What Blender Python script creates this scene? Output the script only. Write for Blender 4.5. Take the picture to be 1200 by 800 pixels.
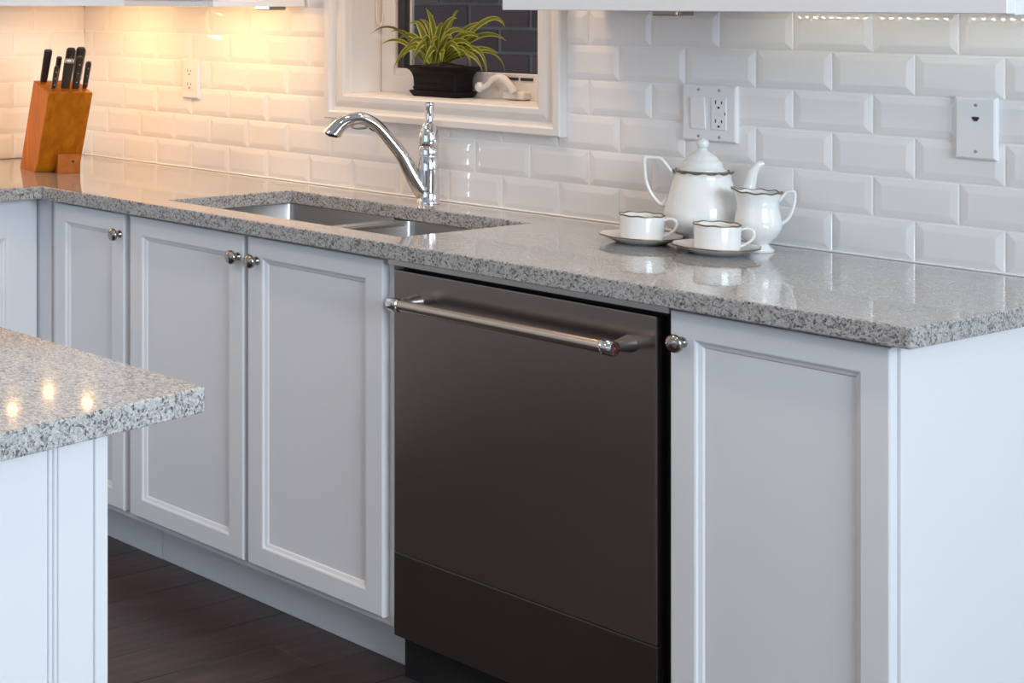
import bpy, bmesh, math, random
from mathutils import Vector, Matrix

PI = math.pi
SC = bpy.context.scene
for o in list(bpy.data.objects):
    bpy.data.objects.remove(o)
COL = SC.collection
C = 0.91                      # height of the worktop; the back wall is the plane y = 0

# ------------------------------------------------------------------ camera
cam_d = bpy.data.cameras.new('camera')
cam = bpy.data.objects.new('camera', cam_d)
COL.objects.link(cam)
cam.location = (2.7580, -3.2747, C + 0.4984)
cam.rotation_euler = (PI / 2, 0, 1.0314)
cam_d.sensor_width = 36
cam_d.lens = 1949.89 / 1200 * 36
cam_d.shift_x = (600 + 144.55) / 1200
cam_d.shift_y = (-3.4647 - 400) / 1200
cam_d.clip_start = 0.05
SC.camera = cam

# ------------------------------------------------------------------ world, light, exposure
world = bpy.data.worlds.new('World')
SC.world = world
world.use_nodes = True
bg = world.node_tree.nodes['Background']
bg.inputs[0].default_value = (0.62, 0.78, 1.0, 1)
bg.inputs[1].default_value = 1.5
SC.view_settings.view_transform = 'Standard'
SC.view_settings.look = 'None'
SC.view_settings.exposure = 0.0
SC.view_settings.gamma = 1.0


def area(name, loc, rot, sx, sy, power, color, spread=180):
    d = bpy.data.lights.new(name, 'AREA')
    d.shape = 'RECTANGLE'
    d.size, d.size_y = sx, sy
    d.energy = power
    d.color = color
    d.spread = math.radians(spread)
    o = bpy.data.objects.new(name, d)
    o.location = loc
    o.rotation_euler = rot
    COL.objects.link(o)
    return o


# daylight at the big windows of the room (right of the kitchen, and behind the photographer)
area('daylight_right', (5.8, -2.2, 2.05), (math.radians(81), 0, PI / 2 - math.radians(15)), 2.6, 1.5, 180, (0.76, 0.885, 1.0))
area('daylight_front', (0.6, -5.35, 1.5), (PI / 2, 0, 0), 3.6, 1.6, 3, (0.86, 0.92, 1.0))
# warm general fill added at the ceiling; no such fittings are seen
for lx, ly in ((0.2, -1.2), (1.6, -1.2), (-0.6, -2.6), (1.2, -2.8)):
    area('ceiling_fill', (lx, ly, 2.86), (0, 0, 0), 0.16, 0.16, 7.0, (1.0, 0.75, 0.54))
area('sink_downlight', (0.10, -0.24, 2.28), (0, 0, 0), 0.10, 0.10, 6.5, (1.0, 0.62, 0.34))


# ------------------------------------------------------------------ materials
def lin(c):
    return tuple(((v / 255) / 12.92 if v / 255 <= 0.04045 else ((v / 255 + 0.055) / 1.055) ** 2.4) for v in c) + (1,)


def mat(name, col, rough=0.5, metal=0.0, spec=0.5, emit=None, estr=0.0, coat=0.0, trans=0.0):
    m = bpy.data.materials.new(name)
    m.use_nodes = True
    b = m.node_tree.nodes['Principled BSDF']
    b.inputs['Base Color'].default_value = col if len(col) == 4 else tuple(col) + (1,)
    b.inputs['Roughness'].default_value = rough
    b.inputs['Metallic'].default_value = metal
    b.inputs['Specular IOR Level'].default_value = spec
    b.inputs['Coat Weight'].default_value = coat
    b.inputs['Transmission Weight'].default_value = trans
    if emit:
        b.inputs['Emission Color'].default_value = tuple(emit) + (1,)
        b.inputs['Emission Strength'].default_value = estr
    return m


def nodes(m):
    t = m.node_tree
    return t, t.nodes, t.links, t.nodes['Principled BSDF']


def coords(m, kind='Object', scale=(1, 1, 1)):
    t, n, l, b = nodes(m)
    tc = n.new('ShaderNodeTexCoord')
    mp = n.new('ShaderNodeMapping')
    mp.inputs['Scale'].default_value = scale
    l.new(tc.outputs[kind], mp.inputs['Vector'])
    return mp


def ramp(m, stops, interp='LINEAR'):
    r = m.node_tree.nodes.new('ShaderNodeValToRGB')
    r.color_ramp.interpolation = interp
    e = r.color_ramp.elements
    while len(e) > 1:
        e.remove(e[-1])
    e[0].position, e[0].color = stops[0][0], stops[0][1]
    for p, c in stops[1:]:
        k = e.new(p)
        k.color = c
    return r


def noise_bump(m, scale, strength, dist=0.002, stretch=(1, 1, 1), detail=2):
    t, n, l, b = nodes(m)
    mp = coords(m, 'Object', stretch)
    nz = n.new('ShaderNodeTexNoise')
    nz.inputs['Scale'].default_value = scale
    nz.inputs['Detail'].default_value = detail
    bp = n.new('ShaderNodeBump')
    bp.inputs['Strength'].default_value = strength
    bp.inputs['Distance'].default_value = dist
    l.new(mp.outputs[0], nz.inputs['Vector'])
    l.new(nz.outputs['Fac'], bp.inputs['Height'])
    l.new(bp.outputs[0], b.inputs['Normal'])
    return nz


M = {}
M['tile'] = mat('glazed_white_tile', (0.83, 0.815, 0.81), 0.055, spec=0.7)
noise_bump(M['tile'], 14, 0.06, 0.003)
M['grout'] = mat('white_grout', (0.86, 0.85, 0.83), 0.9, spec=0.2)
M['paint'] = mat('white_cabinet_paint', (0.79, 0.80, 0.825), 0.38)
noise_bump(M['paint'], 220, 0.03, 0.0006)
M['trim'] = mat('white_trim_paint', (0.75, 0.725, 0.70), 0.38)
M['vinyl'] = mat('white_vinyl', (0.74, 0.715, 0.69), 0.4)
M['wall'] = mat('wall_paint', (0.62, 0.60, 0.57), 0.8)
M['ceil'] = mat('ceiling_paint', (0.80, 0.79, 0.77), 0.9)
M['steel'] = mat('satin_stainless_steel', (0.55, 0.54, 0.53), 0.30, metal=1.0)
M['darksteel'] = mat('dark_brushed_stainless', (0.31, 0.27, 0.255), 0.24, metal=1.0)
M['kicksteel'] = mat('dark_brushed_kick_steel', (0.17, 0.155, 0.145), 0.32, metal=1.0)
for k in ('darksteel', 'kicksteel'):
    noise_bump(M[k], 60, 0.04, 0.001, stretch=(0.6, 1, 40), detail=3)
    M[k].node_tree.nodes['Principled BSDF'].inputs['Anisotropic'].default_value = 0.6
M['barsteel'] = mat('satin_nickel', (0.62, 0.56, 0.50), 0.26, metal=1.0)
M['chrome'] = mat('chrome', (0.72, 0.72, 0.73), 0.06, metal=1.0)
M['nickel'] = mat('brushed_nickel_knob', (0.36, 0.33, 0.30), 0.22, metal=1.0)
M['black'] = mat('black_void', (0.006, 0.006, 0.007), 0.6)
M['rubber'] = mat('black_rubber', (0.015, 0.015, 0.017), 0.6)
M['medal'] = mat('dark_red_enamel', lin((92, 30, 36)), 0.25, coat=0.5)
M['china'] = mat('white_bone_china', (0.82, 0.83, 0.82), 0.10, coat=0.4)
M['gold'] = mat('dark_gilt_rim', (0.20, 0.135, 0.07), 0.35, metal=0.7)
M['plate'] = mat('white_plastic_plate', (0.80, 0.80, 0.81), 0.3)
M['slot'] = mat('dark_slot', (0.03, 0.03, 0.03), 0.6)
M['screwm'] = mat('grey_screw', (0.35, 0.35, 0.36), 0.35, metal=0.8)
M['handle'] = mat('black_knife_handle', (0.022, 0.018, 0.016), 0.32)
M['blade'] = mat('knife_steel', (0.62, 0.60, 0.57), 0.2, metal=1.0)
M['pot'] = mat('black_plastic_pot', (0.005, 0.004, 0.005), 0.5, spec=0.2)
M['soil'] = mat('dark_potting_soil', (0.018, 0.012, 0.008), 0.95)
noise_bump(M['soil'], 120, 1.0, 0.01)
M['leaf_mid'] = mat('leaf_green', lin((122, 142, 34)), 0.42)
M['leaf_edge'] = mat('leaf_cream_edge', lin((214, 206, 104)), 0.42)
M['leaf_dark'] = mat('leaf_dry_tip', lin((120, 112, 62)), 0.5)
M['mortar'] = mat('grey_mortar', lin((138, 130, 126)), 0.95)
M['led'] = mat('led_chip', (1, 0.95, 0.8), 0.5, emit=(1.0, 0.92, 0.70), estr=55)
M['warmled'] = mat('warm_lamp_face', (1, 0.8, 0.5), 0.5, emit=(1.0, 0.68, 0.34), estr=8)
M['glass'] = mat('window_glass', (1, 1, 1), 0.0, trans=1.0)
M['glass'].node_tree.nodes['Principled BSDF'].inputs['IOR'].default_value = 1.10
M['sash'] = mat('dark_sash', (0.03, 0.03, 0.034), 0.4)


def make_granite(name, sc, tone):
    m = mat(name, (0.5, 0.5, 0.5), 0.10, spec=0.35, coat=0.55)
    t, n, l, b = nodes(m)
    b.inputs['Coat IOR'].default_value = 1.5
    b.inputs['Coat Roughness'].default_value = 0.035
    mp = coords(m, 'Object')
    nz = n.new('ShaderNodeTexNoise')
    nz.inputs['Scale'].default_value = 60
    l.new(mp.outputs[0], nz.inputs['Vector'])
    add = n.new('ShaderNodeVectorMath')
    add.operation = 'MULTIPLY_ADD'
    add.inputs[1].default_value = (0.012, 0.012, 0.012)
    l.new(nz.outputs['Color'], add.inputs[0])
    l.new(mp.outputs[0], add.inputs[2])
    v = n.new('ShaderNodeTexVoronoi')
    v.inputs['Scale'].default_value = sc
    l.new(add.outputs[0], v.inputs['Vector'])
    sep = n.new('ShaderNodeSeparateColor')
    l.new(v.outputs['Color'], sep.inputs[0])
    g = lambda x, w=0.0: (x * tone * (1 + w), x * tone, x * tone * (1 - w), 1)
    r1 = ramp(m, [(0.0, g(0.02)), (0.11, g(0.11, .04)), (0.19, g(0.34, .05)), (0.30, g(0.60, .02)), (0.60, g(0.80, .01)), (0.93, g(0.46, .16))], 'CONSTANT')
    l.new(sep.outputs[0], r1.inputs[0])
    v2 = n.new('ShaderNodeTexVoronoi')
    v2.inputs['Scale'].default_value = sc * 2.6
    l.new(add.outputs[0], v2.inputs['Vector'])
    sep2 = n.new('ShaderNodeSeparateColor')
    l.new(v2.outputs['Color'], sep2.inputs[0])
    r2 = ramp(m, [(0.0, g(0.03)), (0.13, g(0.26)), (0.28, g(0.62)), (0.7, g(0.84))], 'CONSTANT')
    l.new(sep2.outputs[1], r2.inputs[0])
    mx = n.new('ShaderNodeMix')
    mx.data_type = 'RGBA'
    mx.inputs[0].default_value = 0.4
    l.new(r1.outputs[0], mx.inputs[6])
    l.new(r2.outputs[0], mx.inputs[7])
    l.new(mx.outputs[2], b.inputs['Base Color'])
    return m


M['granite'] = make_granite('grey_speckled_granite', 270, 0.62)
M['granite2'] = make_granite('island_speckled_granite', 270, 0.78)


def make_wood(name, c1, c2, c3, rough, stretch, sc=7.0, coat=0.0):
    m = mat(name, c1, rough, coat=coat)
    t, n, l, b = nodes(m)
    mp = coords(m, 'Object', stretch)
    oi = n.new('ShaderNodeObjectInfo')
    ad = n.new('ShaderNodeVectorMath')
    ad.operation = 'MULTIPLY_ADD'
    ad.inputs[1].default_value = (7, 3, 5)
    l.new(oi.outputs['Random'], ad.inputs[0])
    l.new(mp.outputs[0], ad.inputs[2])
    nz = n.new('ShaderNodeTexNoise')
    nz.inputs['Scale'].default_value = sc
    nz.inputs['Detail'].default_value = 6
    nz.inputs['Distortion'].default_value = 0.6
    l.new(ad.outputs[0], nz.inputs['Vector'])
    r = ramp(m, [(0.30, c1), (0.5, c2), (0.68, c3)])
    l.new(nz.outputs['Fac'], r.inputs[0])
    l.new(r.outputs[0], b.inputs['Base Color'])
    return m


M['floor'] = make_wood('espresso_floorboard', lin((44, 28, 26)), lin((58, 38, 36)), lin((74, 50, 48)), 0.34, (8, 0.7, 8))
M['floorbase'] = mat('dark_subfloor', lin((20, 13, 12)), 0.8)
M['oak'] = make_wood('honey_oak', lin((160, 88, 6)), lin((178, 102, 10)), lin((194, 116, 16)), 0.5, (9, 9, 1.0), 5, 0.0)
M['oak2'] = make_wood('pale_foot_wood', lin((150, 82, 18)), lin((164, 92, 30)), lin((178, 106, 48)), 0.5, (4, 4, 4), 6)


for k in ('oak', 'oak2'):
    M[k].node_tree.nodes['Principled BSDF'].inputs['Specular IOR Level'].default_value = 0.2


def make_brick():
    m = mat('dark_brick', lin((60, 48, 52)), 0.9)
    t, n, l, b = nodes(m)
    oi = n.new('ShaderNodeObjectInfo')
    r = ramp(m, [(0.0, lin((82, 66, 62))), (0.5, lin((96, 76, 72))), (1.0, lin((110, 90, 84)))])
    l.new(oi.outputs['Random'], r.inputs[0])
    l.new(r.outputs[0], b.inputs['Base Color'])
    nz = noise_bump(m, 60, 0.5, 0.004)
    return m


M['brick'] = make_brick()


# ------------------------------------------------------------------ mesh helpers
def finish(bm, name, m, parent=None, smooth=None, loc=None, rot=None):
    bmesh.ops.recalc_face_normals(bm, faces=bm.faces)
    me = bpy.data.meshes.new(name)
    bm.to_mesh(me)
    bm.free()
    ms = m if isinstance(m, (list, tuple)) else [m]
    for x in ms:
        me.materials.append(x)
    if smooth is not None:
        me.shade_smooth()
        me.set_sharp_from_angle(angle=math.radians(smooth))
    o = bpy.data.objects.new(name, me)
    COL.objects.link(o)
    if parent is not None:
        o.parent = parent
    if loc is not None:
        o.location = loc
    if rot is not None:
        o.rotation_euler = rot
    return o


def empty(name, loc=(0, 0, 0), rz=0.0):
    o = bpy.data.objects.new(name, None)
    o.empty_display_size = 0.05
    o.location = loc
    o.rotation_euler = (0, 0, rz)
    COL.objects.link(o)
    return o


def tag(o, label=None, cat=None, group=None, kind=None):
    if label:
        o['label'] = label
    if cat:
        o['category'] = cat
    if group:
        o['group'] = group
    if kind:
        o['kind'] = kind
    return o


def box(bm, x0, x1, y0, y1, z0, z1, bev=0.0, seg=2):
    t = bmesh.new()
    bmesh.ops.create_cube(t, size=1.0)
    for v in t.verts:
        v.co = Vector(((x0 + x1) / 2 + v.co.x * (x1 - x0), (y0 + y1) / 2 + v.co.y * (y1 - y0), (z0 + z1) / 2 + v.co.z * (z1 - z0)))
    if bev:
        bmesh.ops.bevel(t, geom=list(t.edges), offset=bev, segments=seg, profile=0.5, affect='EDGES')
    me = bpy.data.meshes.new('tmp')
    t.to_mesh(me)
    t.free()
    bm.from_mesh(me)
    bpy.data.meshes.remove(me)


def boxobj(name, dims, m, parent=None, bev=0.0, seg=2, loc=None, rot=None):
    bm = bmesh.new()
    box(bm, *dims, bev=bev, seg=seg)
    return finish(bm, name, m, parent, None if seg < 3 else 20, loc, rot)


def loft(bm, rings, cap0=False, cap1=False, closed=False, mi=None):
    R = [[bm.verts.new(p) for p in r] for r in rings]
    n = len(R[0])
    pairs = list(zip(R[:-1], R[1:]))
    if closed:
        pairs.append((R[-1], R[0]))
    for a, b in pairs:
        for i in range(n):
            j = (i + 1) % n
            f = bm.faces.new((a[i], a[j], b[j], b[i]))
            if mi is not None:
                f.material_index = mi
    if cap0:
        bm.faces.new(R[0])
    if cap1:
        bm.faces.new(R[-1])
    return R


def rect_ring(x0, x1, z0, z1, ins, y):
    return [(x0 + ins, y, z0 + ins), (x1 - ins, y, z0 + ins), (x1 - ins, y, z1 - ins), (x0 + ins, y, z1 - ins)]


def lathe(bm, prof, cx=0, cy=0, cz=0, seg=40, cap0=False, cap1=False, axis=None, scal=None):
    """prof: (r, z) list; axis: optional Matrix applied before the offset; scal(k, a) -> (r factor, dz)"""
    rings = []
    for k, (r, z) in enumerate(prof):
        ring = []
        for i in range(seg):
            a = 2 * PI * i / seg
            rr, dz = (r, 0)
            if scal:
                s, dz = scal(k, a)
                rr = r * s
            p = Vector((rr * math.cos(a), rr * math.sin(a), z + dz))
            if axis:
                p = axis @ p
            ring.append(p + Vector((cx, cy, cz)))
        rings.append(ring)
    return loft(bm, rings, cap0, cap1)


def spline(pts, n):
    """Catmull-Rom through pts (any dimension), n samples a span"""
    P = [Vector(p) for p in pts]
    P = [P[0] * 2 - P[1]] + P + [P[-1] * 2 - P[-2]]
    out = []
    for i in range(1, len(P) - 2):
        for k in range(n):
            t = k / n
            a, b, c, d = P[i - 1], P[i], P[i + 1], P[i + 2]
            out.append(0.5 * ((2 * b) + (c - a) * t + (2 * a - 5 * b + 4 * c - d) * t * t + (3 * b - a - 3 * c + d) * t ** 3))
    out.append(P[-2])
    return out


def tube(bm, pts, radii, seg=16, flat=1.0, up=Vector((0, 0, 1)), cap=True):
    """sweep a circle (radius per point, flattened along the side axis by flat)"""
    P = [Vector(p) for p in pts]
    rings = []
    side0 = None
    for i, p in enumerate(P):
        d = (P[min(i + 1, len(P) - 1)] - P[max(i - 1, 0)]).normalized()
        side = d.cross(up)
        if side.length < 1e-4:
            side = side0 if side0 is not None else d.cross(Vector((1, 0, 0)))
        side.normalize()
        if side0 is not None and side.dot(side0) < 0:
            side = -side
        side0 = side
        nn = side.cross(d).normalized()
        r = radii[i] if isinstance(radii, (list, tuple)) else radii
        rings.append([p + side * (math.cos(2 * PI * k / seg) * r * flat) + nn * (math.sin(2 * PI * k / seg) * r) for k in range(seg)])
    loft(bm, rings, cap, cap)


def lerp_list(vals, n_out):
    out = []
    for i in range(n_out):
        t = i / (n_out - 1) * (len(vals) - 1)
        k = min(int(t), len(vals) - 2)
        out.append(vals[k] + (vals[k + 1] - vals[k]) * (t - k))
    return out


def polyprism(bm, poly, z0, z1):
    a = [bm.verts.new((x, y, z0)) for x, y in poly]
    b = [bm.verts.new((x, y, z1)) for x, y in poly]
    n = len(poly)
    bm.faces.new(a)
    bm.faces.new(b)
    for i in range(n):
        bm.faces.new((a[i], a[(i + 1) % n], b[(i + 1) % n], b[i]))


# ------------------------------------------------------------------ the room
XL = -1.43                    # left wall
XR, YF, ZC = 6.0, -5.5, 2.9
floor = tag(boxobj('floor', (XL - 0.1, XR + 0.1, YF - 0.1, 0.1, -0.06, -0.012), M['floorbase']), kind='structure')
# floorboards run towards the back wall; one mesh shared by all of them
PW, PL = 0.127, 1.90
plank_me = None
random.seed(4)
px = XL + 0.004
row = 0
while px < XR - 0.05:
    y = -0.02 - (row * 0.53) % PL
    ys = [(-0.02, y)] if y < -0.05 else []
    while y > YF + 0.06:
        ys.append((y, max(y - PL, YF + 0.01)))
        y -= PL
    for ya, yb in ys:
        if plank_me is None or abs((ya - yb) - PL) > 1e-4:
            bm = bmesh.new()
            box(bm, 0, PW - 0.0006, -(ya - yb) + 0.0006, 0, -0.012, 0, bev=0.0009, seg=1)
            o = finish(bm, 'plank', M['floor'], floor, None, (px, ya, 0))
            if abs((ya - yb) - PL) < 1e-4:
                plank_me = o.data
        else:
            o = bpy.data.objects.new('plank', plank_me)
            COL.objects.link(o)
            o.parent = floor
            o.location = (px, ya, 0)
    px += PW
    row += 1
tag(boxobj('ceiling', (XL - 0.1, XR + 0.1, YF - 0.1, 0.3, ZC, ZC + 0.1), M['ceil']), kind='structure')

# back wall with the sink window hole
WX0, WX1, WZ0, WZ1 = -0.318, 0.262, C + 0.250, 2.10
bm = bmesh.new()
WT = 0.20
for d in ((XL - 0.1, WX0 - 0.013, 0.008, WT, 0, ZC), (WX1 + 0.013, XR + 0.1, 0.008, WT, 0, ZC), (WX0 - 0.013, WX1 + 0.013, 0.008, WT, 0, WZ0 - 0.013), (WX0 - 0.013, WX1 + 0.013, 0.008, WT, WZ1 + 0.013, ZC)):
    box(bm, *d)
wall_back = tag(finish(bm, 'wall_back', M['wall']), kind='structure')
wall_left = tag(boxobj('wall_left', (XL - 0.2, XL - 0.008, YF - 0.1, 0.2, 0, ZC), M['wall']), kind='structure')
bm = bmesh.new()
for d in ((XR, XR + 0.15, YF, -3.6, 0, ZC), (XR, XR + 0.15, -0.8, 0.2, 0, ZC), (XR, XR + 0.15, -3.6, -0.8, 0, 1.2), (XR, XR + 0.15, -3.6, -0.8, 2.85, ZC)):
    box(bm, *d)
tag(finish(bm, 'wall_right', M['wall']), kind='structure')
bm = bmesh.new()
for d in ((XL - 0.1, -1.25, YF - 0.15, YF, 0, ZC), (2.45, XR, YF - 0.15, YF, 0, ZC), (-1.25, 2.45, YF - 0.15, YF, 0, 0.65), (-1.25, 2.45, YF - 0.15, YF, 2.35, ZC)):
    box(bm, *d)
tag(finish(bm, 'wall_front', M['wall']), kind='structure')

# ------------------------------------------------------------------ bevelled subway tiles, each one a piece of its wall
TW, TH, G = 0.1544, 0.0782, 0.0040
tile_cache = {}


def tile_mesh(w, h, bl, br, bt, bb):
    key = (round(w, 4), round(h, 4), bl, br, bt, bb)
    if key in tile_cache:
        return tile_cache[key]
    B = 0.0130
    bm = bmesh.new()
    def ring(l, r, b_, t_, y):
        return [(l, y, b_), (w - r, y, b_), (w - r, y, h - t_), (l, y, h - t_)]
    il, ir, ib, it = (B if bl else 0.0002), (B if br else 0.0002), (B if bb else 0.0002), (B if bt else 0.0002)
    if w < il + ir + 0.004:
        il = ir = 0.0002
    if h < ib + it + 0.004:
        ib = it = 0.0002
    loft(bm, [ring(0, 0, 0, 0, 0.008), ring(0, 0, 0, 0, 0.0006), ring(0.0006 if bl else 0, 0.0006 if br else 0, 0.0006 if bb else 0, 0.0006 if bt else 0, 0.0), ring(il * .85, ir * .85, ib * .85, it * .85, -0.0017), ring(il * 1.1, ir * 1.1, ib * 1.1, it * 1.1, -0.0021)], False, True)
    bmesh.ops.recalc_face_normals(bm, faces=bm.faces)
    me = bpy.data.meshes.new('tile')
    bm.to_mesh(me)
    bm.free()
    me.materials.append(M['tile'])
    tile_cache[key] = me
    return me


def lay_row(parent, k, u0, u1, zlo, zhi, off, place):
    """tiles of row k between u0 and u1 along the wall; zlo/zhi cut the row"""
    z0, z1 = C + k * TH + G / 2, C + (k + 1) * TH - G / 2
    bb = z0 >= zlo - 1e-4
    bt = z1 <= zhi + 1e-4
    z0, z1 = max(z0, zlo), min(z1, zhi)
    if z1 - z0 < 0.006:
        return
    n = math.floor((u0 - off) / TW) - 1
    while off + n * TW < u1:
        a, b = off + n * TW + G / 2, off + (n + 1) * TW - G / 2
        n += 1
        bl, br = a >= u0 - 1e-4, b <= u1 + 1e-4
        a, b = max(a, u0), min(b, u1)
        if b - a < 0.006:
            continue
        o = bpy.data.objects.new('tile', tile_mesh(b - a, z1 - z0, bl, br, bt, bb))
        COL.objects.link(o)
        o.parent = parent
        place(o, a, z0)


def on_back(o, a, z):
    o.location = (a, 0, z)


def on_left(o, a, z):           # a runs along y towards the corner (negative to 0)
    o.location = (XL, a, z)
    o.rotation_euler = (0, 0, PI / 2)


random.seed(2)
CO_L, CO_R, CO_B = -0.376, 0.320, C + 0.186       # window casing, where tiles stop
for k in range(6):
    off = 0.0 if k % 2 == 0 else TW / 2
    zb = C + 0.002
    if (k + 1) * TH <= 0.19 or k < 2:
        lay_row(wall_back, k, XL + 0.002, 1.72, zb, 9, off, on_back)
    elif k == 2:
        lay_row(wall_back, k, XL + 0.002, CO_L, zb, 9, off, on_back)
        lay_row(wall_back, k, CO_L, CO_R, zb, CO_B, off, on_back)
        lay_row(wall_back, k, CO_R, 1.72, zb, 9, off, on_back)
    else:
        lay_row(wall_back, k, XL + 0.002, CO_L, zb, 9, off, on_back)
        lay_row(wall_back, k, CO_R, 1.72, zb, 9, off, on_back)
for k in range(6, 15):
    off = 0.0 if k % 2 == 0 else TW / 2
    lay_row(wall_back, k, -0.473, CO_L, 0, 9, off, on_back)
    lay_row(wall_back, k, CO_R, 0.417, 0, 9, off, on_back)
for k in range(6):
    off = 0.03 if k % 2 == 0 else 0.03 + TW / 2
    lay_row(wall_left, k, -1.75, -0.002, C + 0.002, 9, off, on_left)
# grout beds
boxobj('grout', (XL, 1.72, 0.0012, 0.0079, C + 0.001, C + 0.186), M['grout'], wall_back)
boxobj('caulk_bead', (XL + 0.001, 1.407, -0.0045, 0.0011, C + 0.0001, C + 0.0036), M['grout'], wall_back, bev=0.001, seg=1)
boxobj('grout', (XL, CO_L + 0.02, 0.0012, 0.0079, C + 0.186, 2.1), M['grout'], wall_back)
boxobj('grout', (CO_R - 0.02, 1.72, 0.0012, 0.0079, C + 0.186, 2.1), M['grout'], wall_back)
boxobj('grout', (XL - 0.0079, XL - 0.0012, -1.75, -0.002, C + 0.001, C + 0.48), M['grout'], wall_left)

# ------------------------------------------------------------------ sink window
win = tag(empty('window_1', (0, 0, 0)), kind='structure')
bm = bmesh.new()                              # moulded casing round the opening: (inset from outer edge, y)
prof = [(0, 0.006), (0, -0.024), (0.003, -0.027), (0.017, -0.027), (0.020, -0.024), (0.021, -0.017), (0.031, -0.014), (0.040, -0.018), (0.048, -0.020), (0.060, -0.020), (0.063, -0.017), (0.0662, -0.016), (0.0674, 0.0), (0.0674, 0.01)]
bx0, bx1, bz0, bz1 = WX0 - 0.068, WX1 + 0.068, WZ0 - 0.068, WZ1 + 0.068
loft(bm, [rect_ring(bx0, bx1, bz0, bz1, i, y) for i, y in prof])
finish(bm, 'casing', M['trim'], win)
JD = 0.115
for nm, d in (('jamb', (WX0 - 0.012, WX0, 0.002, JD, WZ0, WZ1)), ('jamb', (WX1, WX1 + 0.012, 0.002, JD, WZ0, WZ1)), ('jamb_head', (WX0, WX1, 0.002, JD, WZ1, WZ1 + 0.012)), ('sill', (WX0 - 0.012, WX1 + 0.012, 0.002, JD + 0.05, WZ0 - 0.012, WZ0))):
    boxobj(nm, d, M['trim'], win, bev=0.001, seg=1)
bm = bmesh.new()
loft(bm, [rect_ring(WX0, WX1, WZ0, WZ1, i, y) for i, y in ((0.0005, 0.19), (0.0005, JD), (0.040, JD), (0.044, JD + 0.004), (0.044, 0.19))])
finish(bm, 'frame', M['vinyl'], win)
fx0, fx1, fz0, fz1 = WX0 + 0.044, WX1 - 0.044, WZ0 + 0.036, WZ1 - 0.044
boxobj('bottom_rail', (WX0 + 0.0445, WX1 - 0.0445, JD + 0.002, 0.127, WZ0 + 0.0005, WZ0 + 0.0635), M['vinyl'], win, bev=0.002, seg=1)
bm = bmesh.new()
loft(bm, [rect_ring(fx0, fx1, fz0, fz1, i, y) for i, y in ((0.0005, 0.185), (0.0005, 0.128), (0.020, 0.128), (0.022, 0.134), (0.030, 0.134), (0.030, 0.145))])
finish(bm, 'sash', M['sash'], win)
for gx in (fx0 + 0.0302, fx1 - 0.0332):
    boxobj('glazing_bead', (gx, gx + 0.003, 0.139, 0.146, fz0 + 0.031, fz1 - 0.031), M['vinyl'], win)
boxobj('pane', (fx0 + 0.031, fx1 - 0.031, 0.147, 0.152, fz0 + 0.0305, fz1 - 0.0305), M['glass'], win)
for a, b in ((0.070, 0.108), (0.115, 0.150)):
    boxobj('vent_slot', (a, b, JD - 0.0005, JD + 0.003, C + 0.297, C + 0.304), M['slot'], win)
# folding casement crank on the bottom rail
cr = boxobj('crank_base', (0.085, 0.146, JD - 0.030, JD + 0.003, C + 0.2515, C + 0.272), M['vinyl'], win, bev=0.006, seg=3)
bm = bmesh.new()
pts = spline([(0.128, 0.078, C + 0.271), (0.112, 0.076, C + 0.290), (0.092, 0.075, C + 0.304), (0.068, 0.074, C + 0.300), (0.050, 0.073, C + 0.284), (0.036, 0.073, C + 0.277)], 6)
tube(bm, pts, lerp_list([0.010, 0.010, 0.0095, 0.008, 0.007, 0.006], len(pts)), 12, 0.7)
finish(bm, 'crank_handle', M['vinyl'], win, 60)
bm = bmesh.new()
lathe(bm, [(0.0005, -0.013), (0.008, -0.010), (0.0115, -0.002), (0.0105, 0.006), (0.005, 0.011), (0.0005, 0.012)], 0.030, 0.073, C + 0.279, 16)
finish(bm, 'crank_knob', M['vinyl'], win, 60)
# blind cord looped beside the sash
bm = bmesh.new()
pts = spline([(-0.3105, 0.085, C + 0.62), (-0.3105, 0.088, C + 0.47), (-0.3105, 0.092, C + 0.432), (-0.3105, 0.104, C + 0.424), (-0.3105, 0.112, C + 0.440), (-0.3105, 0.116, C + 0.50), (-0.3105, 0.118, C + 0.62)], 6)
tube(bm, pts, 0.0022, 8, up=Vector((1, 0, 0)))
finish(bm, 'cord_loop', M['vinyl'], win, 60)

# neighbouring brick wall seen through the pane
nb = tag(boxobj('wall_outside', (-2.2, 1.2, 1.0025, 1.12, 0.0, 2.9), M['mortar']), kind='structure')
BW, BH = 0.215, 0.0745
bms = None
for k in range(16):
    for j in range(10):
        x = -1.55 + j * (BW + 0.011) + (0.113 if k % 2 else 0)
        if bms is None:
            o = boxobj('brick', (0, BW - 0.0, -0.003, 0.02, 0, BH - 0.009), M['brick'], nb, bev=0.002, seg=1)
            bms = o.data
        else:
            o = bpy.data.objects.new('brick', bms)
            COL.objects.link(o)
            o.parent = nb
        o.location = (x, 1.0 + random.uniform(-0.0015, 0.0015), C + 0.0335 + k * BH)


# ------------------------------------------------------------------ cabinets
def knob_mesh():
    bm = bmesh.new()
    ax = Matrix.Rotation(PI / 2, 3, 'X')            # z -> -y
    lathe(bm, [(0.0095, 0), (0.0095, 0.0025), (0.007, 0.005), (0.0055, 0.009), (0.0065, 0.013), (0.012, 0.0165), (0.0155, 0.0205), (0.0160, 0.0235), (0.0140, 0.0275), (0.0085, 0.0305), (0.0003, 0.0315)], seg=24, axis=ax)
    return bm


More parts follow.
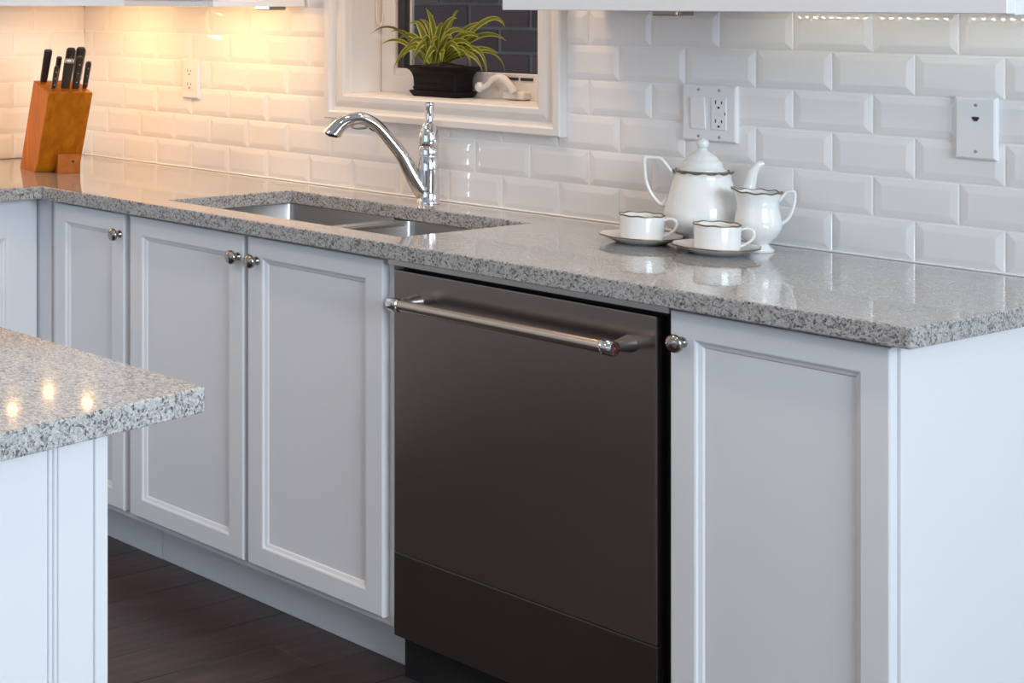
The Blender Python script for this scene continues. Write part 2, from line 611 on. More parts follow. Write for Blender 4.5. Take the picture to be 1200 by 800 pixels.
def door(parent, x0, x1, z0, z1, yb, fr=0.044, knob=None, name='door'):
    """recessed-panel door; back at y = yb, front 20 mm nearer"""
    bm = bmesh.new()
    t = 0.020
    w, h = x1 - x0, z1 - z0
    loft(bm, [rect_ring(0, w, 0, h, i, y) for i, y in ((0, 0), (0, -t + 0.003), (0.0008, -t + 0.0012), (0.003, -t), (fr, -t), (fr + 0.003, -t + 0.0015), (fr + 0.0045, -t + 0.005), (fr + 0.011, -t + 0.0075), (fr + 0.0135, -t + 0.0105))], True, True)
    d = finish(bm, name, M['paint'], parent, None, (x0, yb, z0))
    if knob:
        k = finish(knob_mesh(), 'knob', M['nickel'], d, 50, (knob[0] - x0, -t, knob[1] - z0))
        k['label'] = 'round brushed nickel knob'
    return d


DF = -0.605                    # plane behind the doors
DT, DB = C - 0.041, C - 0.778
BT = C - 0.0345                # top of the carcasses
ZT = 0.1145


def carcass(parent, x0, x1, name='body'):
    return boxobj(name, (x0, x1, DF, -0.012, ZT, BT), M['paint'], parent)


c1 = tag(empty('base_cabinet', (-0.66, -0.3, 0)), 'narrow white single-door base cabinet beside the inner corner, left of the sink doors', 'cabinet')
def under(root, *objs):
    for o in objs:
        o.parent = root
        o.matrix_parent_inverse = Matrix.Translation(-root.location)
    return objs[0]


# children are built in world coordinates and hung on the cabinet's empty
def hang(root, fn):
    before = set(COL.objects)
    fn()
    for o in set(COL.objects) - before:
        if o.parent is None:
            o.parent = root
            o.location = Vector(o.location) - Vector(root.location)


def corner_cab():
    carcass(None, -0.790, -0.4525)
    boxobj('filler_strip', (-0.8665, -0.7915, DF - 0.004, DF + 0.016, ZT, BT), M['paint'], None, bev=0.001, seg=1)
    door(None, -0.758, -0.474, DB, DT, DF, knob=(-0.489, C - 0.092))
    boxobj('toe_kick', (-0.80, -0.4535, -0.5175, -0.495, 0, ZT), M['paint'])


hang(c1, corner_cab)

c2 = tag(empty('base_cabinet', (-0.05, -0.3, 0)), 'white two-door sink base cabinet left of the dishwasher', 'cabinet')


def sink_cab():
    boxobj('body', (-0.4515, 0.369, DF, DF + 0.02, ZT, BT), M['paint'])
    boxobj('side_panel', (-0.4515, -0.4335, DF + 0.0205, -0.012, ZT, BT), M['paint'])
    boxobj('side_panel', (0.351, 0.369, DF + 0.0205, -0.012, ZT, BT), M['paint'])
    boxobj('bottom_panel', (-0.433, 0.3505, DF + 0.0205, -0.012, ZT, ZT + 0.018), M['paint'])
    door(None, -0.450, -0.0515, DB, DT, DF, knob=(-0.068, C - 0.0915))
    door(None, -0.0365, 0.357, DB, DT, DF, knob=(-0.008, C - 0.093))
    boxobj('toe_kick', (-0.4525, 0.3775, -0.517, -0.470, 0, ZT - 0.001), M['paint'], bev=0.001, seg=1)


hang(c2, sink_cab)

c3 = tag(empty('base_cabinet', (1.18, -0.3, 0)), 'white single-door end base cabinet right of the dishwasher', 'cabinet')


def end_cab():
    boxobj('body', (0.999, 1.351, DF, -0.012, ZT, BT), M['paint'])
    boxobj('end_panel', (1.3515, 1.370, DF + 0.001, -0.008, 0.0, BT), M['paint'], bev=0.0012, seg=1)
    door(None, 0.9975, 1.3640, DB, DT, DF, knob=(1.020, C - 0.093))
    boxobj('toe_kick', (1.02, 1.351, -0.535, -0.489, 0, ZT - 0.001), M['paint'])


hang(c3, end_cab)

# return run along the left wall, its face looks right
c4 = tag(empty('base_cabinet', (-0.868, -0.64, 0), PI / 2), 'white base cabinet of the left return run, facing right', 'cabinet')
boxobj('body', (-1.30, 0.030, 0.0, 0.55, ZT, BT), M['paint'], c4)
door(c4, -0.62, 0.0255, DB, DT, 0.0, fr=0.098)
door(c4, -1.21, -0.625, DB, DT, 0.0, fr=0.098)
boxobj('toe_kick', (-1.30, 0.0, 0.075, 0.093, 0, ZT), M['paint'], c4)

# ------------------------------------------------------------------ worktop (L with the sink hole)
XC = -0.782                     # front edge of the left return
HX0, HX1, HY0, HY1 = -0.379, 0.349, -0.562, -0.152
xs = [XL + 0.001, XC, HX0, HX1, 1.408]
ys = [-2.1, -0.652, HY0, HY1, -0.0010]
bm = bmesh.new()
V = {}


def gv(i, j):
    if (i, j) not in V:
        V[(i, j)] = bm.verts.new((xs[i], ys[j], C))
    return V[(i, j)]


for i in range(4):
    for j in range(4):
        if j == 0 and i > 0:
            continue
        if i == 2 and j == 2:
            continue
        bm.faces.new((gv(i, j), gv(i + 1, j), gv(i + 1, j + 1), gv(i, j + 1)))
ret = bmesh.ops.extrude_face_region(bm, geom=list(bm.faces))
for e in ret['geom']:
    if isinstance(e, bmesh.types.BMVert):
        e.co.z -= 0.0335
bmesh.ops.recalc_face_normals(bm, faces=bm.faces)
bmesh.ops.dissolve_limit(bm, angle_limit=0.01, verts=bm.verts, edges=bm.edges)
ed = [e for e in bm.edges if e.is_manifold and e.calc_face_angle(0) > 0.5]
bmesh.ops.bevel(bm, geom=ed, offset=0.0028, segments=2, profile=0.5, affect='EDGES')
tag(finish(bm, 'countertop', M['granite']), 'grey speckled granite worktop with the sink cut into it, along the tiled wall', 'countertop')


# ------------------------------------------------------------------ sink
def rrect(x0, x1, y0, y1, r, z, n=5):
    pts = []
    for cx, cy, a0 in ((x1 - r, y1 - r, 0), (x0 + r, y1 - r, PI / 2), (x0 + r, y0 + r, PI), (x1 - r, y0 + r, 1.5 * PI)):
        for k in range(n + 1):
            a = a0 + PI / 2 * k / n
            pts.append((cx + r * math.cos(a), cy + r * math.sin(a), z))
    return pts


sk = tag(empty('sink', (-0.02, -0.36, C - 0.23)), 'undermount stainless steel double-bowl sink in the granite worktop', 'sink')


def sink_parts():
    zt = C - 0.0345
    for x0, x1, dp in ((HX0 - 0.004, -0.029, 0.20), (0.009, HX1 + 0.004, 0.17)):
        bm = bmesh.new()
        y0, y1 = HY0 - 0.004, HY1 + 0.004
        g = 0.004
        loft(bm, [rrect(x0, x1, y0, y1, 0.018, zt), rrect(x0 + g, x1 - g, y0 + g, y1 - g, 0.03, zt - dp + 0.03), rrect(x0 + 0.01, x1 - 0.01, y0 + 0.01, y1 - 0.01, 0.035, zt - dp + 0.008), rrect(x0 + 0.03, x1 - 0.03, y0 + 0.03, y1 - 0.03, 0.03, zt - dp),
                  rrect(x0 - 0.0015, x1 + 0.0015, y0 - 0.0015, y1 + 0.0015, 0.018, zt - dp - 0.003)][:4], False, True)
        finish(bm, 'bowl', M['steel'], None, 40)
        bm = bmesh.new()
        lathe(bm, [(0.045, 0.0005), (0.043, 0.003), (0.036, 0.001), (0.012, -0.0015), (0.001, -0.001)], (x0 + x1) / 2, (y0 + y1) / 2, zt - dp, 24)
        finish(bm, 'drain', M['chrome'], None, 40)
    boxobj('divider', (-0.030, 0.010, HY0 - 0.003, HY1 + 0.003, zt - 0.012, zt - 0.0006), M['steel'], None, bev=0.003, seg=2)


hang(sk, sink_parts)

# ------------------------------------------------------------------ faucet
fx, fy = -0.010, -0.062
fc = tag(empty('faucet', (fx, fy, C)), 'chrome pull-out kitchen faucet with a bottle-shaped top lever behind the sink', 'faucet')
bm = bmesh.new()
lathe(bm, [(0.0005, 0.0004), (0.0272, 0.0004), (0.0275, 0.004), (0.0255, 0.007), (0.0250, 0.03), (0.0240, 0.08), (0.0232, 0.112), (0.0222, 0.1135), (0.0222, 0.1155), (0.0235, 0.1165), (0.0238, 0.134), (0.0225, 0.1365), (0.001, 0.1365)], seg=40)
finish(bm, 'body', M['chrome'], fc, 40)
bm = bmesh.new()
pp = [(0.0228, 0.137), (0.0245, 0.140), (0.0245, 0.152), (0.0232, 0.166), (0.0195, 0.180), (0.0140, 0.191), (0.0108, 0.200), (0.0100, 0.215), (0.0106, 0.230), (0.0118, 0.239), (0.0112, 0.2425), (0.0005, 0.244)]
ax = Matrix.Rotation(math.radians(1.5), 3, 'Y')
lathe(bm, pp, seg=32, cap0=True, axis=ax, cx=-0.003)
finish(bm, 'lever', M['chrome'], fc, 60)
dv = Vector((-0.69, -0.72, 0)).normalized()
path = [(0.004, 0.020), (0.018, 0.036), (0.036, 0.066), (0.060, 0.112), (0.089, 0.151), (0.113, 0.179), (0.135, 0.195), (0.158, 0.203), (0.186, 0.1985)]
path2 = [(0.182, 0.1995), (0.196, 0.193), (0.209, 0.182), (0.224, 0.164)]
P = spline([dv * a + Vector((0, 0, b)) for a, b in path], 8)
bm = bmesh.new()
tube(bm, P, lerp_list([0.0225, 0.0215, 0.0195, 0.0165, 0.0150, 0.0148, 0.0150, 0.0155, 0.0160], len(P)), 24)
finish(bm, 'spout', M['chrome'], fc, 60)
P = spline([dv * a + Vector((0, 0, b)) for a, b in path2], 8)
d_end = (P[-1] - P[-2]).normalized()


def level_tip(bm, z):            # the outlet is cut nearly level
    bm.verts.ensure_lookup_table()
    for v in bm.verts:
        t_ = (v.co - P[-1]).dot(d_end)
        if abs(t_) < 1e-3:
            zz = z + 0.18 * (v.co - P[-1]).dot(dv)
            v.co += d_end * ((zz - v.co.z) / (d_end.z - 0.18 * d_end.dot(dv)))


bm = bmesh.new()
tube(bm, P, lerp_list([0.0166, 0.0172, 0.0182, 0.0205], len(P)), 24)
level_tip(bm, 0.164)
sh = finish(bm, 'spray_head', M['chrome'], fc, 60)
bm = bmesh.new()
tube(bm, [P[-1], P[-1] + Vector((0, 0, -0.004)), P[-1] + Vector((0, 0, -0.008))], [0.0175, 0.0172, 0.010], 24)
for v in bm.verts:
    v.co.z += 0.18 * (v.co - P[-1]).dot(dv)
finish(bm, 'spray_face', M['rubber'], sh, 60)
bm = bmesh.new()
tube(bm, spline([dv * a + Vector((0, 0, b)) for a, b in ((0.181, 0.1862), (0.174, 0.1795), (0.160, 0.1778), (0.146, 0.1800), (0.139, 0.1855))], 5), 0.0030, 10)
finish(bm, 'spray_button', M['nickel'], sh, 60)
bm = bmesh.new()
tube(bm, spline([dv * a + Vector((0, 0, b)) for a, b in ((0.136, 0.1810), (0.130, 0.1765), (0.124, 0.1735))], 4), 0.0042, 10)
finish(bm, 'hose_collar', M['rubber'], sh, 60)

# ------------------------------------------------------------------ dishwasher
dw = tag(empty('dishwasher', (0.70, -0.3, 0)), 'dark stainless steel dishwasher with a long bar handle under the worktop', 'dishwasher')
YD = -0.620


def dishwasher():
    boxobj('body', (0.380, 0.9935, -0.5845, -0.03, 0.012, C - 0.050), M['black'])
    boxobj('mounting_strip', (0.374, 0.9965, -0.628, -0.58, C - 0.0475, C - 0.0345), M['steel'])
    d = boxobj('door_panel', (0.382, 0.9685, YD, YD + 0.0195, C - 0.634, C - 0.058), M['darksteel'], bev=0.0026, seg=2)
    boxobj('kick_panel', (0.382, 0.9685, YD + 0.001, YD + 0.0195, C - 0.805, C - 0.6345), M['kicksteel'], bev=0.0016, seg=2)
    boxobj('door_side', (0.385, 0.9655, YD + 0.0198, -0.585, C - 0.80, C - 0.062), M['black'])
    boxobj('toe_recess', (0.392, 1.015, -0.462, -0.452, 0.0, C - 0.81), M['black'])
    hz = C - 0.1145
    hy = -0.6825
    bm = bmesh.new()
    tube(bm, [(0.439, hy, hz), (0.915, hy, hz)], 0.0112, 24)
    h = finish(bm, 'handle', M['barsteel'], None, 40)
    for x, s in ((0.428, 1), (0.931, -1)):
        bm = bmesh.new()
        ay = Matrix.Rotation(PI / 2 * s, 3, 'Y')
        lathe(bm, [(0.0005, 0.0), (0.0085, 0.0), (0.0085, -0.0008), (0.0128, -0.0008), (0.0137, 0.001), (0.0137, 0.014), (0.0122, 0.0155), (0.0122, 0.020), (0.0137, 0.0215), (0.0137, 0.024), (0.0115, 0.0255)], x, hy, hz, 28, axis=ay)
        finish(bm, 'end_cap', M['chrome'], h, 35)['label'] = 'chrome collar at the end of the handle'
        bm = bmesh.new()
        pts = [(x + s * 0.013, hy + 0.004, hz), (x + s * 0.0135, hy + 0.020, hz), (x + s * 0.014, hy + 0.036, hz), (x + s * 0.015, YD + 0.0005, hz)]
        tube(bm, spline(pts, 4), lerp_list([0.0098, 0.0098, 0.0112, 0.0160], 13), 20)
        finish(bm, 'handle_post', M['steel'], h, 50)
        bm = bmesh.new()
        lathe(bm, [(0.0005, -0.0018), (0.0072, -0.0018), (0.0098, -0.0009)], x, hy, hz, 24, axis=ay)
        finish(bm, 'medallion', M['medal'], h, 50)['label'] = 'dark red enamel disc'
        bm = bmesh.new()
        lathe(bm, [(0.0005, -0.0026), (0.0024, -0.0026), (0.0030, -0.0017)], x, hy, hz, 16, axis=ay)
        finish(bm, 'medallion_centre', M['chrome'], h, 50)


hang(dw, dishwasher)

# ------------------------------------------------------------------ wall cabinets and their lights
ur = tag(empty('wall_cabinet', (0.9, -0.16, C + 0.471)), 'long white wall cabinet above the tea set, right of the window', 'cabinet')


def upper_right():
    boxobj('body', (0.418, 1.3895, -0.310, -0.0055, C + 0.484, 2.2), M['paint'])
    boxobj('light_rail', (0.416, 1.3915, -0.330, -0.306, C + 0.471, C + 0.51), M['paint'], bev=0.0015, seg=1)
    boxobj('light_rail', (1.3735, 1.3915, -0.3055, -0.0055, C + 0.469, C + 0.51), M['paint'], bev=0.0015, seg=1)
    for a, b in ((0.418, 0.740), (0.743, 1.065), (1.068, 1.390)):
        door(None, a, b, C + 0.513, 2.2, -0.3105)


hang(ur, upper_right)
ul = tag(empty('wall_cabinet', (-0.65, -0.16, C + 0.473)), 'white wall cabinet left of the window with its end panel in view', 'cabinet')


def upper_left():
    boxobj('body', (-0.829, -0.475, -0.310, -0.0055, C + 0.488, 2.2), M['paint'])
    boxobj('end_panel', (-0.4915, -0.473, -0.330, -0.0055, C + 0.473, C + 0.4875), M['paint'], bev=0.001, seg=1)
    boxobj('light_rail', (-0.829, -0.4925, -0.330, -0.312, C + 0.474, C + 0.4875), M['paint'], bev=0.001, seg=1)
    door(None, -0.829, -0.4745, C + 0.4885, 2.2, -0.3105)


hang(ul, upper_left)
uc = tag(empty('wall_cabinet', (-1.1, -0.3, C + 0.473)), 'white diagonal corner wall cabinet above the knife block', 'cabinet')


def upper_corner():
    bm = bmesh.new()
    polyprism(bm, [(XL + 0.002, -0.006), (-0.831, -0.006), (-0.831, -0.328), (-1.10, -0.597), (XL + 0.002, -0.597)], C + 0.488, 2.2)
    finish(bm, 'body', M['paint'])
    bm = bmesh.new()
    polyprism(bm, [(-0.831, -0.330), (-0.849, -0.330), (-1.108, -0.589), (-1.10, -0.598)], C + 0.474, C + 0.4875)
    finish(bm, 'light_rail', M['paint'])
    # three warm display lamps on the diagonal face, seen mirrored in the island
    for x, y, z in ((-1.028, -0.568, 0.652), (-0.957, -0.497, 0.598), (-0.881, -0.421, 0.620)):
        bm = bmesh.new()
        ax = Matrix.Rotation(PI / 4, 3, 'Z') @ Matrix.Rotation(PI / 2, 3, 'X')
        s = Vector((-0.0155, 0.0155, 0))
        lathe(bm, [(0.015, 0.0), (0.015, 0.010), (0.011, 0.015), (0.0005, 0.018)], x + s.x, y + s.y, C + z, 16, cap0=True, axis=ax)
        finish(bm, 'display_lamp', M['warmled'], None, 50)
        bm = bmesh.new()  # unseen tube added to keep the lamp glow off the cabinet face
        lathe(bm, [(0.0165, 0.0), (0.0165, 0.022), (0.0185, 0.022), (0.0185, 0.0)], x + s.x, y + s.y, C + z, 20, axis=ax)
        finish(bm, 'glow_shield', M['nickel'], None, 40)


hang(uc, upper_corner)
us = tag(empty('wall_cabinet', (-1.26, -1.2, C + 0.473)), 'white wall cabinet along the left wall', 'cabinet')
hang(us, lambda: boxobj('body', (XL + 0.002, -1.10, -1.70, -0.601, C + 0.473, 2.2), M['paint']))


def fixture(label, x0, x1, y0, y1, z1, face, housing='plate'):
    t = tag(empty('under_cabinet_light', ((x0 + x1) / 2, (y0 + y1) / 2, z1)), label, 'light')
    cx, cy = (x0 + x1) / 2, (y0 + y1) / 2
    boxobj('housing', (x0 - cx, x1 - cx, y0 - cy, y1 - cy, -0.013, 0), M[housing], t, bev=0.002, seg=1)
    boxobj('lens', (x0 - cx + 0.006, x1 - cx - 0.006, y0 - cy + 0.006, y1 - cy - 0.006, -0.0145, -0.0132), M[face], t)
    return t


fixture('slim warm light bar under the wall cabinet left of the window', -0.81, -0.53, -0.22, -0.18, C + 0.4875, 'warmled')
area('warm_bar', (-0.67, -0.20, C + 0.470), (math.radians(26), 0, 0), 0.28, 0.04, 1.6, (1.0, 0.56, 0.20))
fixture('warm puck light under the diagonal corner wall cabinet', -1.16, -1.06, -0.26, -0.18, C + 0.4875, 'warmled')
area('warm_corner', (-1.11, -0.22, C + 0.470), (math.radians(25), math.radians(15), 0), 0.10, 0.08, 1.75, (1.0, 0.54, 0.19))
fixture('warm light bar under the left wall cabinet', -1.32, -1.26, -1.1, -0.75, C + 0.4725, 'warmled')
area('warm_left', (-1.29, -0.92, C + 0.455), (0, math.radians(15), 0), 0.04, 0.34, 3.6, (1.0, 0.54, 0.19))
# small dark light-fixture pucks that hang just below the rails
for nm, x in (('small dark fixture puck under the left wall cabinet near the window', -0.505), ('small dark fixture puck under the right wall cabinet above the outlets', 0.655)):
    t = tag(empty('fixture_puck', (x, -0.10, C + 0.4875 if x < 0 else C + 0.4835)), nm, 'light fixture')
    boxobj('housing', (-0.028, 0.028, -0.03, 0.03, -0.024, 0), M['nickel'], t, bev=0.003, seg=2)
# led strip with single chips under the right wall cabinet
st = tag(empty('led_strip', (1.0, -0.070, C + 0.4835)), 'slim led strip with glowing chips under the right wall cabinet', 'light')
boxobj('strip', (-0.22, 0.36, -0.008, 0.008, -0.003, 0), M['plate'], st)
bm = bmesh.new()
k = 0
x = -0.20
while x < 0.35:
    if not (0.115 < x < 0.145):
        box(bm, x, x + 0.0045, -0.00225, 0.00225, -0.0040, -0.0031)
    x += 0.0165
tag(finish(bm, 'led_chip', M['led'], st), kind='stuff')

# ------------------------------------------------------------------ island
ang = math.atan2(-0.357, 0.052)               # direction of its end edge, towards the room
io = tag(empty('kitchen_island', (1.138, -1.971, 0), ang), 'white panelled end of the kitchen island in the left foreground', 'island')
# local x runs along the end face, local +y looks out of the face (towards the right of the room)
boxobj('body', (0.02, 1.10, -0.75, -0.020, 0.0, C - 0.0345), M['paint'], io)
boxobj('end_panel', (0.098, 1.02, -0.0195, -0.008, 0.10, C - 0.0345), M['paint'], io)
boxobj('corner_post', (0.0, 0.0225, -0.05, 0.0, 0.0, C - 0.0345), M['paint'], io, bev=0.001, seg=1)
boxobj('post_bead', (0.0226, 0.0285, -0.019, -0.0035, 0.0, C - 0.0345), M['paint'], io, bev=0.001, seg=1)
boxobj('stile', (0.0286, 0.0855, -0.0195, -0.001, 0.0, C - 0.0345), M['paint'], io, bev=0.001, seg=1)
boxobj('moulding', (0.0856, 0.0910, -0.0195, -0.003, 0.0, C - 0.0345), M['paint'], io, bev=0.0012, seg=1)
boxobj('moulding', (0.0911, 0.0975, -0.0195, -0.0055, 0.0, C - 0.0345), M['paint'], io, bev=0.0012, seg=1)
boxobj('bottom_rail', (0.098, 1.02, -0.0075, -0.001, 0.0, 0.11), M['paint'], io, bev=0.001, seg=1)
boxobj('stile', (1.0205, 1.10, -0.0195, -0.001, 0.0, C - 0.0345), M['paint'], io, bev=0.001, seg=1)
bm = bmesh.new()
dxy = Vector((0.052, -0.357)).normalized()
p0 = Vector((1.147, -1.820))
p1 = p0 + dxy * 1.25
polyprism(bm, [tuple(p0), tuple(p1), (0.05, p1.y), (0.05, p0.y)], C - 0.0335, C)
bmesh.ops.recalc_face_normals(bm, faces=bm.faces)
bmesh.ops.bevel(bm, geom=list(bm.edges), offset=0.0025, segments=2, profile=0.5, affect='EDGES')
tag(finish(bm, 'island_countertop', M['granite2']), 'speckled granite top of the island in the left foreground', 'countertop')


# ------------------------------------------------------------------ wall plates
def plate(label, x, z, w, h, nm='outlet'):
    t = tag(empty(nm, (x, -0.0052, C + z)), label, 'outlet' if nm != 'phone_jack' else 'jack')
    bm = bmesh.new()
    loft(bm, [rect_ring(-w / 2, w / 2, -h / 2, h / 2, i, y) for i, y in ((0, 0.004), (0, -0.002), (0.0012, -0.0045), (0.004, -0.0065))], True, True)
    finish(bm, 'cover_plate', M['plate'], t, 20)
    return t


def receptacle(t, x, z, two_pole=False):
    r = boxobj('receptacle', (x - 0.0165, x + 0.0165, -0.0085, -0.0060, z - 0.0335, z + 0.0335), M['plate'], t, bev=0.001, seg=1)
    for s in (-1, 1):
        zz = z + s * 0.0195
        for dx, hh in ((-0.0065, 0.0075), (0.0065, 0.006)):
            boxobj('slot', (x + dx - 0.0011, x + dx + 0.0011, -0.0089, -0.0080, zz + 0.001, zz + 0.001 + hh), M['slot'], r)
        bm = bmesh.new()
        lathe(bm, [(0.0026, 0), (0.0026, 0.0009), (0.0003, 0.0009)], x, -0.0080, zz - 0.0065, 10, axis=Matrix.Rotation(PI / 2, 3, 'X'))
        finish(bm, 'ground_hole', M['slot'], r)
    return r


def screw(t, x, z):
    bm = bmesh.new()
    lathe(bm, [(0.0030, 0), (0.0026, 0.0008), (0.0003, 0.001)], x, -0.0063, z, 12, axis=Matrix.Rotation(PI / 2, 3, 'X'))
    finish(bm, 'screw', M['screwm'], t, 50)


t = plate('white duplex wall outlet on the warm lit tiles beside the knife block', -0.922, 0.261, 0.070, 0.114)
receptacle(t, 0, 0)
t = plate('double wall plate with rocker switch and outlet above the teapot', 0.677, 0.2565, 0.120, 0.118, 'switch_plate')
boxobj('rocker_switch', (-0.0395, -0.0065, -0.0100, -0.0060, -0.0335, 0.0335), M['plate'], t, bev=0.0015, seg=2, rot=(math.radians(2.5), 0, 0))
r = receptacle(t, 0.023, 0)
boxobj('test_button', (0.013, 0.033, -0.0096, -0.0084, -0.0040, -0.0004), M['plate'], r, bev=0.0004, seg=1)
boxobj('reset_button', (0.013, 0.033, -0.0096, -0.0084, 0.0004, 0.0040), M['plate'], r, bev=0.0004, seg=1)
boxobj('indicator', (0.0360, 0.0380, -0.0089, -0.0084, -0.002, 0.004), M['slot'], r)
for x in (-0.023, 0.023):
    for z in (-0.0485, 0.0485):
        screw(t, x, z)
t = plate('white phone jack plate on the tiles at the right end', 1.190, 0.260, 0.070, 0.113, 'phone_jack')
screw(t, 0.001, 0.042)
screw(t, 0.001, -0.042)
bm = bmesh.new()
polyprism(bm, [(-0.0058, 0.0035), (0.0058, 0.0035), (0.0058, 0.0005), (0.0025, -0.0045), (-0.0025, -0.0045), (-0.0058, 0.0005)], 0, 0.0015)
finish(bm, 'socket', M['slot'], t, None, (0.001, -0.0058, 0.0175), (PI / 2, 0, 0))

# ------------------------------------------------------------------ tea set
RT = Vector((0.514, 0.858, 0))              # the handles of the set line up this way


def scallop(n, amp, dz):
    return lambda k, a: (1.0 + amp * math.cos(n * a), dz * math.cos(n * a))


def rim_band(bm, prof_r, z, n, amp, dz, th, seg=96, cx=0, cy=0):
    rings = []
    for i in range(seg):
        a = 2 * PI * i / seg
        s = 1 + amp * math.cos(n * a)
        zz = z + dz * math.cos(n * a)
        c = Vector((math.cos(a), math.sin(a), 0))
        rings.append([c * (prof_r * s + th * math.cos(b)) + Vector((cx, cy, zz + th * 1.2 * math.sin(b))) for b in (0, PI / 3, 2 * PI / 3, PI, 4 * PI / 3, 5 * PI / 3)])
    loft(bm, rings, closed=True)


def handle_curve(pts, radii, n=7, flat=0.75):
    bm = bmesh.new()
    P = spline([(a, 0, b) for a, b in pts], n)
    tube(bm, P, lerp_list(radii, len(P)), 12, flat, up=Vector((0, 1, 0)))
    return bm


rz = math.radians(35)
tp = tag(empty('teapot', (0.714, -0.090, C), rz), 'white china teapot with a gilt wavy rim against the tiled wall', 'teapot')
bm = bmesh.new()
pr_ = [(0.0005, 0.0004), (0.042, 0.0004), (0.044, 0.004), (0.043, 0.008), (0.052, 0.018), (0.065, 0.029), (0.0715, 0.040), (0.0730, 0.050), (0.0715, 0.064), (0.0670, 0.082), (0.0615, 0.100), (0.0565, 0.118), (0.0525, 0.132), (0.0515, 0.138), (0.0535, 0.1425), (0.0515, 0.1440), (0.0470, 0.1405), (0.044, 0.132), (0.050, 0.110), (0.058, 0.075), (0.04, 0.02), (0.0005, 0.012)]
def tp_scal(k, a):
    return (1 + 0.035 * math.cos(12 * a), 0.0016 * math.cos(12 * a)) if k in (14, 15) else (1, 0)
lathe(bm, pr_, seg=72, scal=tp_scal)
finish(bm, 'body', M['china'], tp, 60)
bm = bmesh.new()
rim_band(bm, 0.0538, 0.1430, 12, 0.035, 0.0016, 0.0016)
finish(bm, 'rim_band', M['gold'], tp, 60)['label'] = 'dark gilt wavy rim'
finish(handle_curve([(-0.0533, 0.1300), (-0.0563, 0.1390), (-0.0669, 0.1540), (-0.0774, 0.1665), (-0.0915, 0.1680), (-0.1052, 0.1680), (-0.1078, 0.1620), (-0.1069, 0.1420), (-0.1043, 0.1180), (-0.0959, 0.0960), (-0.0854, 0.0800), (-0.0748, 0.0720), (-0.0616, 0.0770)], [0.0055, 0.005, 0.0048, 0.005, 0.0046, 0.0050, 0.0050, 0.0046, 0.0046, 0.0048, 0.0050, 0.0054, 0.0065]), 'handle', M['china'], tp, 60)
finish(handle_curve([(-0.0775, 0.0735), (-0.0700, 0.0785), (-0.0668, 0.0865)], [0.005, 0.0045, 0.003], 5), 'handle_curl', M['china'], tp, 60)
bm = bmesh.new()
P = spline([(0.046, 0, 0.046), (0.064, 0, 0.068), (0.078, 0, 0.097), (0.0855, 0, 0.124), (0.0915, 0, 0.148), (0.1015, 0, 0.1615), (0.1105, 0, 0.1635)], 6)
tube(bm, P, lerp_list([0.024, 0.0205, 0.0150, 0.0115, 0.0090, 0.0072, 0.0045], len(P)), 18, up=Vector((0, 1, 0)))
finish(bm, 'spout', M['china'], tp, 60)
ld = tag(empty('lid', (0.714, -0.090, C + 0.1442)), 'domed white lid with a ball knob on the teapot', 'lid')
bm = bmesh.new()
lathe(bm, [(0.0005, 0.001), (0.0415, 0.001), (0.0440, 0.0014), (0.0442, 0.0040), (0.0400, 0.0065), (0.0375, 0.0105), (0.0372, 0.0150), (0.0350, 0.0195), (0.0305, 0.0230), (0.0285, 0.0250), (0.0275, 0.0285), (0.0235, 0.0330), (0.0170, 0.0375), (0.0115, 0.0410), (0.0085, 0.0440), (0.0075, 0.0470)], seg=48, cap1=True)
finish(bm, 'dome', M['china'], ld, 50)
bm = bmesh.new()
lathe(bm, [(0.0073, 0.0470), (0.0105, 0.0505), (0.0118, 0.0560), (0.0108, 0.0610), (0.0068, 0.0645), (0.0036, 0.0658), (0.0028, 0.0668), (0.0003, 0.0672)], seg=28, cap0=True)
finish(bm, 'knob', M['china'], ld, 50)

cr_ = tag(empty('creamer', (0.8445, -0.113, C), rz), 'small white footed creamer with a gilt rim right of the teapot', 'creamer')
bm = bmesh.new()
prc = [(0.0005, 0.0004), (0.0275, 0.0004), (0.0285, 0.004), (0.0225, 0.009), (0.0185, 0.0145), (0.023, 0.020), (0.034, 0.031), (0.0410, 0.046), (0.0420, 0.056), (0.0400, 0.070), (0.0370, 0.084), (0.0360, 0.094), (0.0380, 0.106), (0.0415, 0.1165), (0.0395, 0.1160), (0.0340, 0.100), (0.0335, 0.088), (0.036, 0.065), (0.028, 0.030), (0.0005, 0.024)]
zr = 0.1165
def cr_scal(k, a):
    f_ = {11: .25, 12: .6, 13: 1, 14: 1, 15: .5}.get(k, 0)
    lip = max(0, math.cos(a - PI)) ** 6
    return (1 + f_ * (0.02 * math.cos(9 * a) + 0.16 * lip), f_ * (0.0012 * math.cos(9 * a) + 0.006 * lip))
lathe(bm, prc, seg=72, scal=cr_scal)
finish(bm, 'body', M['china'], cr_, 60)
bm = bmesh.new()
rings = []
for i in range(96):
    a = 2 * PI * i / 96
    s, dz = cr_scal(13, a)
    c = Vector((math.cos(a), math.sin(a), 0))
    rings.append([c * (0.0410 * s + 0.0014 * math.cos(b)) + Vector((0, 0, zr + dz + 0.0017 * math.sin(b))) for b in (0, PI / 3, 2 * PI / 3, PI, 4 * PI / 3, 5 * PI / 3)])
loft(bm, rings, closed=True)
finish(bm, 'rim_band', M['gold'], cr_, 60)['label'] = 'dark gilt wavy rim'
finish(handle_curve([(0.0365, 0.101), (0.0420, 0.109), (0.0480, 0.117), (0.0560, 0.1195), (0.0625, 0.1180), (0.0630, 0.1020), (0.0590, 0.083), (0.0515, 0.066), (0.0395, 0.055)], [0.0042, 0.004, 0.004, 0.0042, 0.0046, 0.0042, 0.0040, 0.0040, 0.0048]), 'handle', M['china'], cr_, 60)

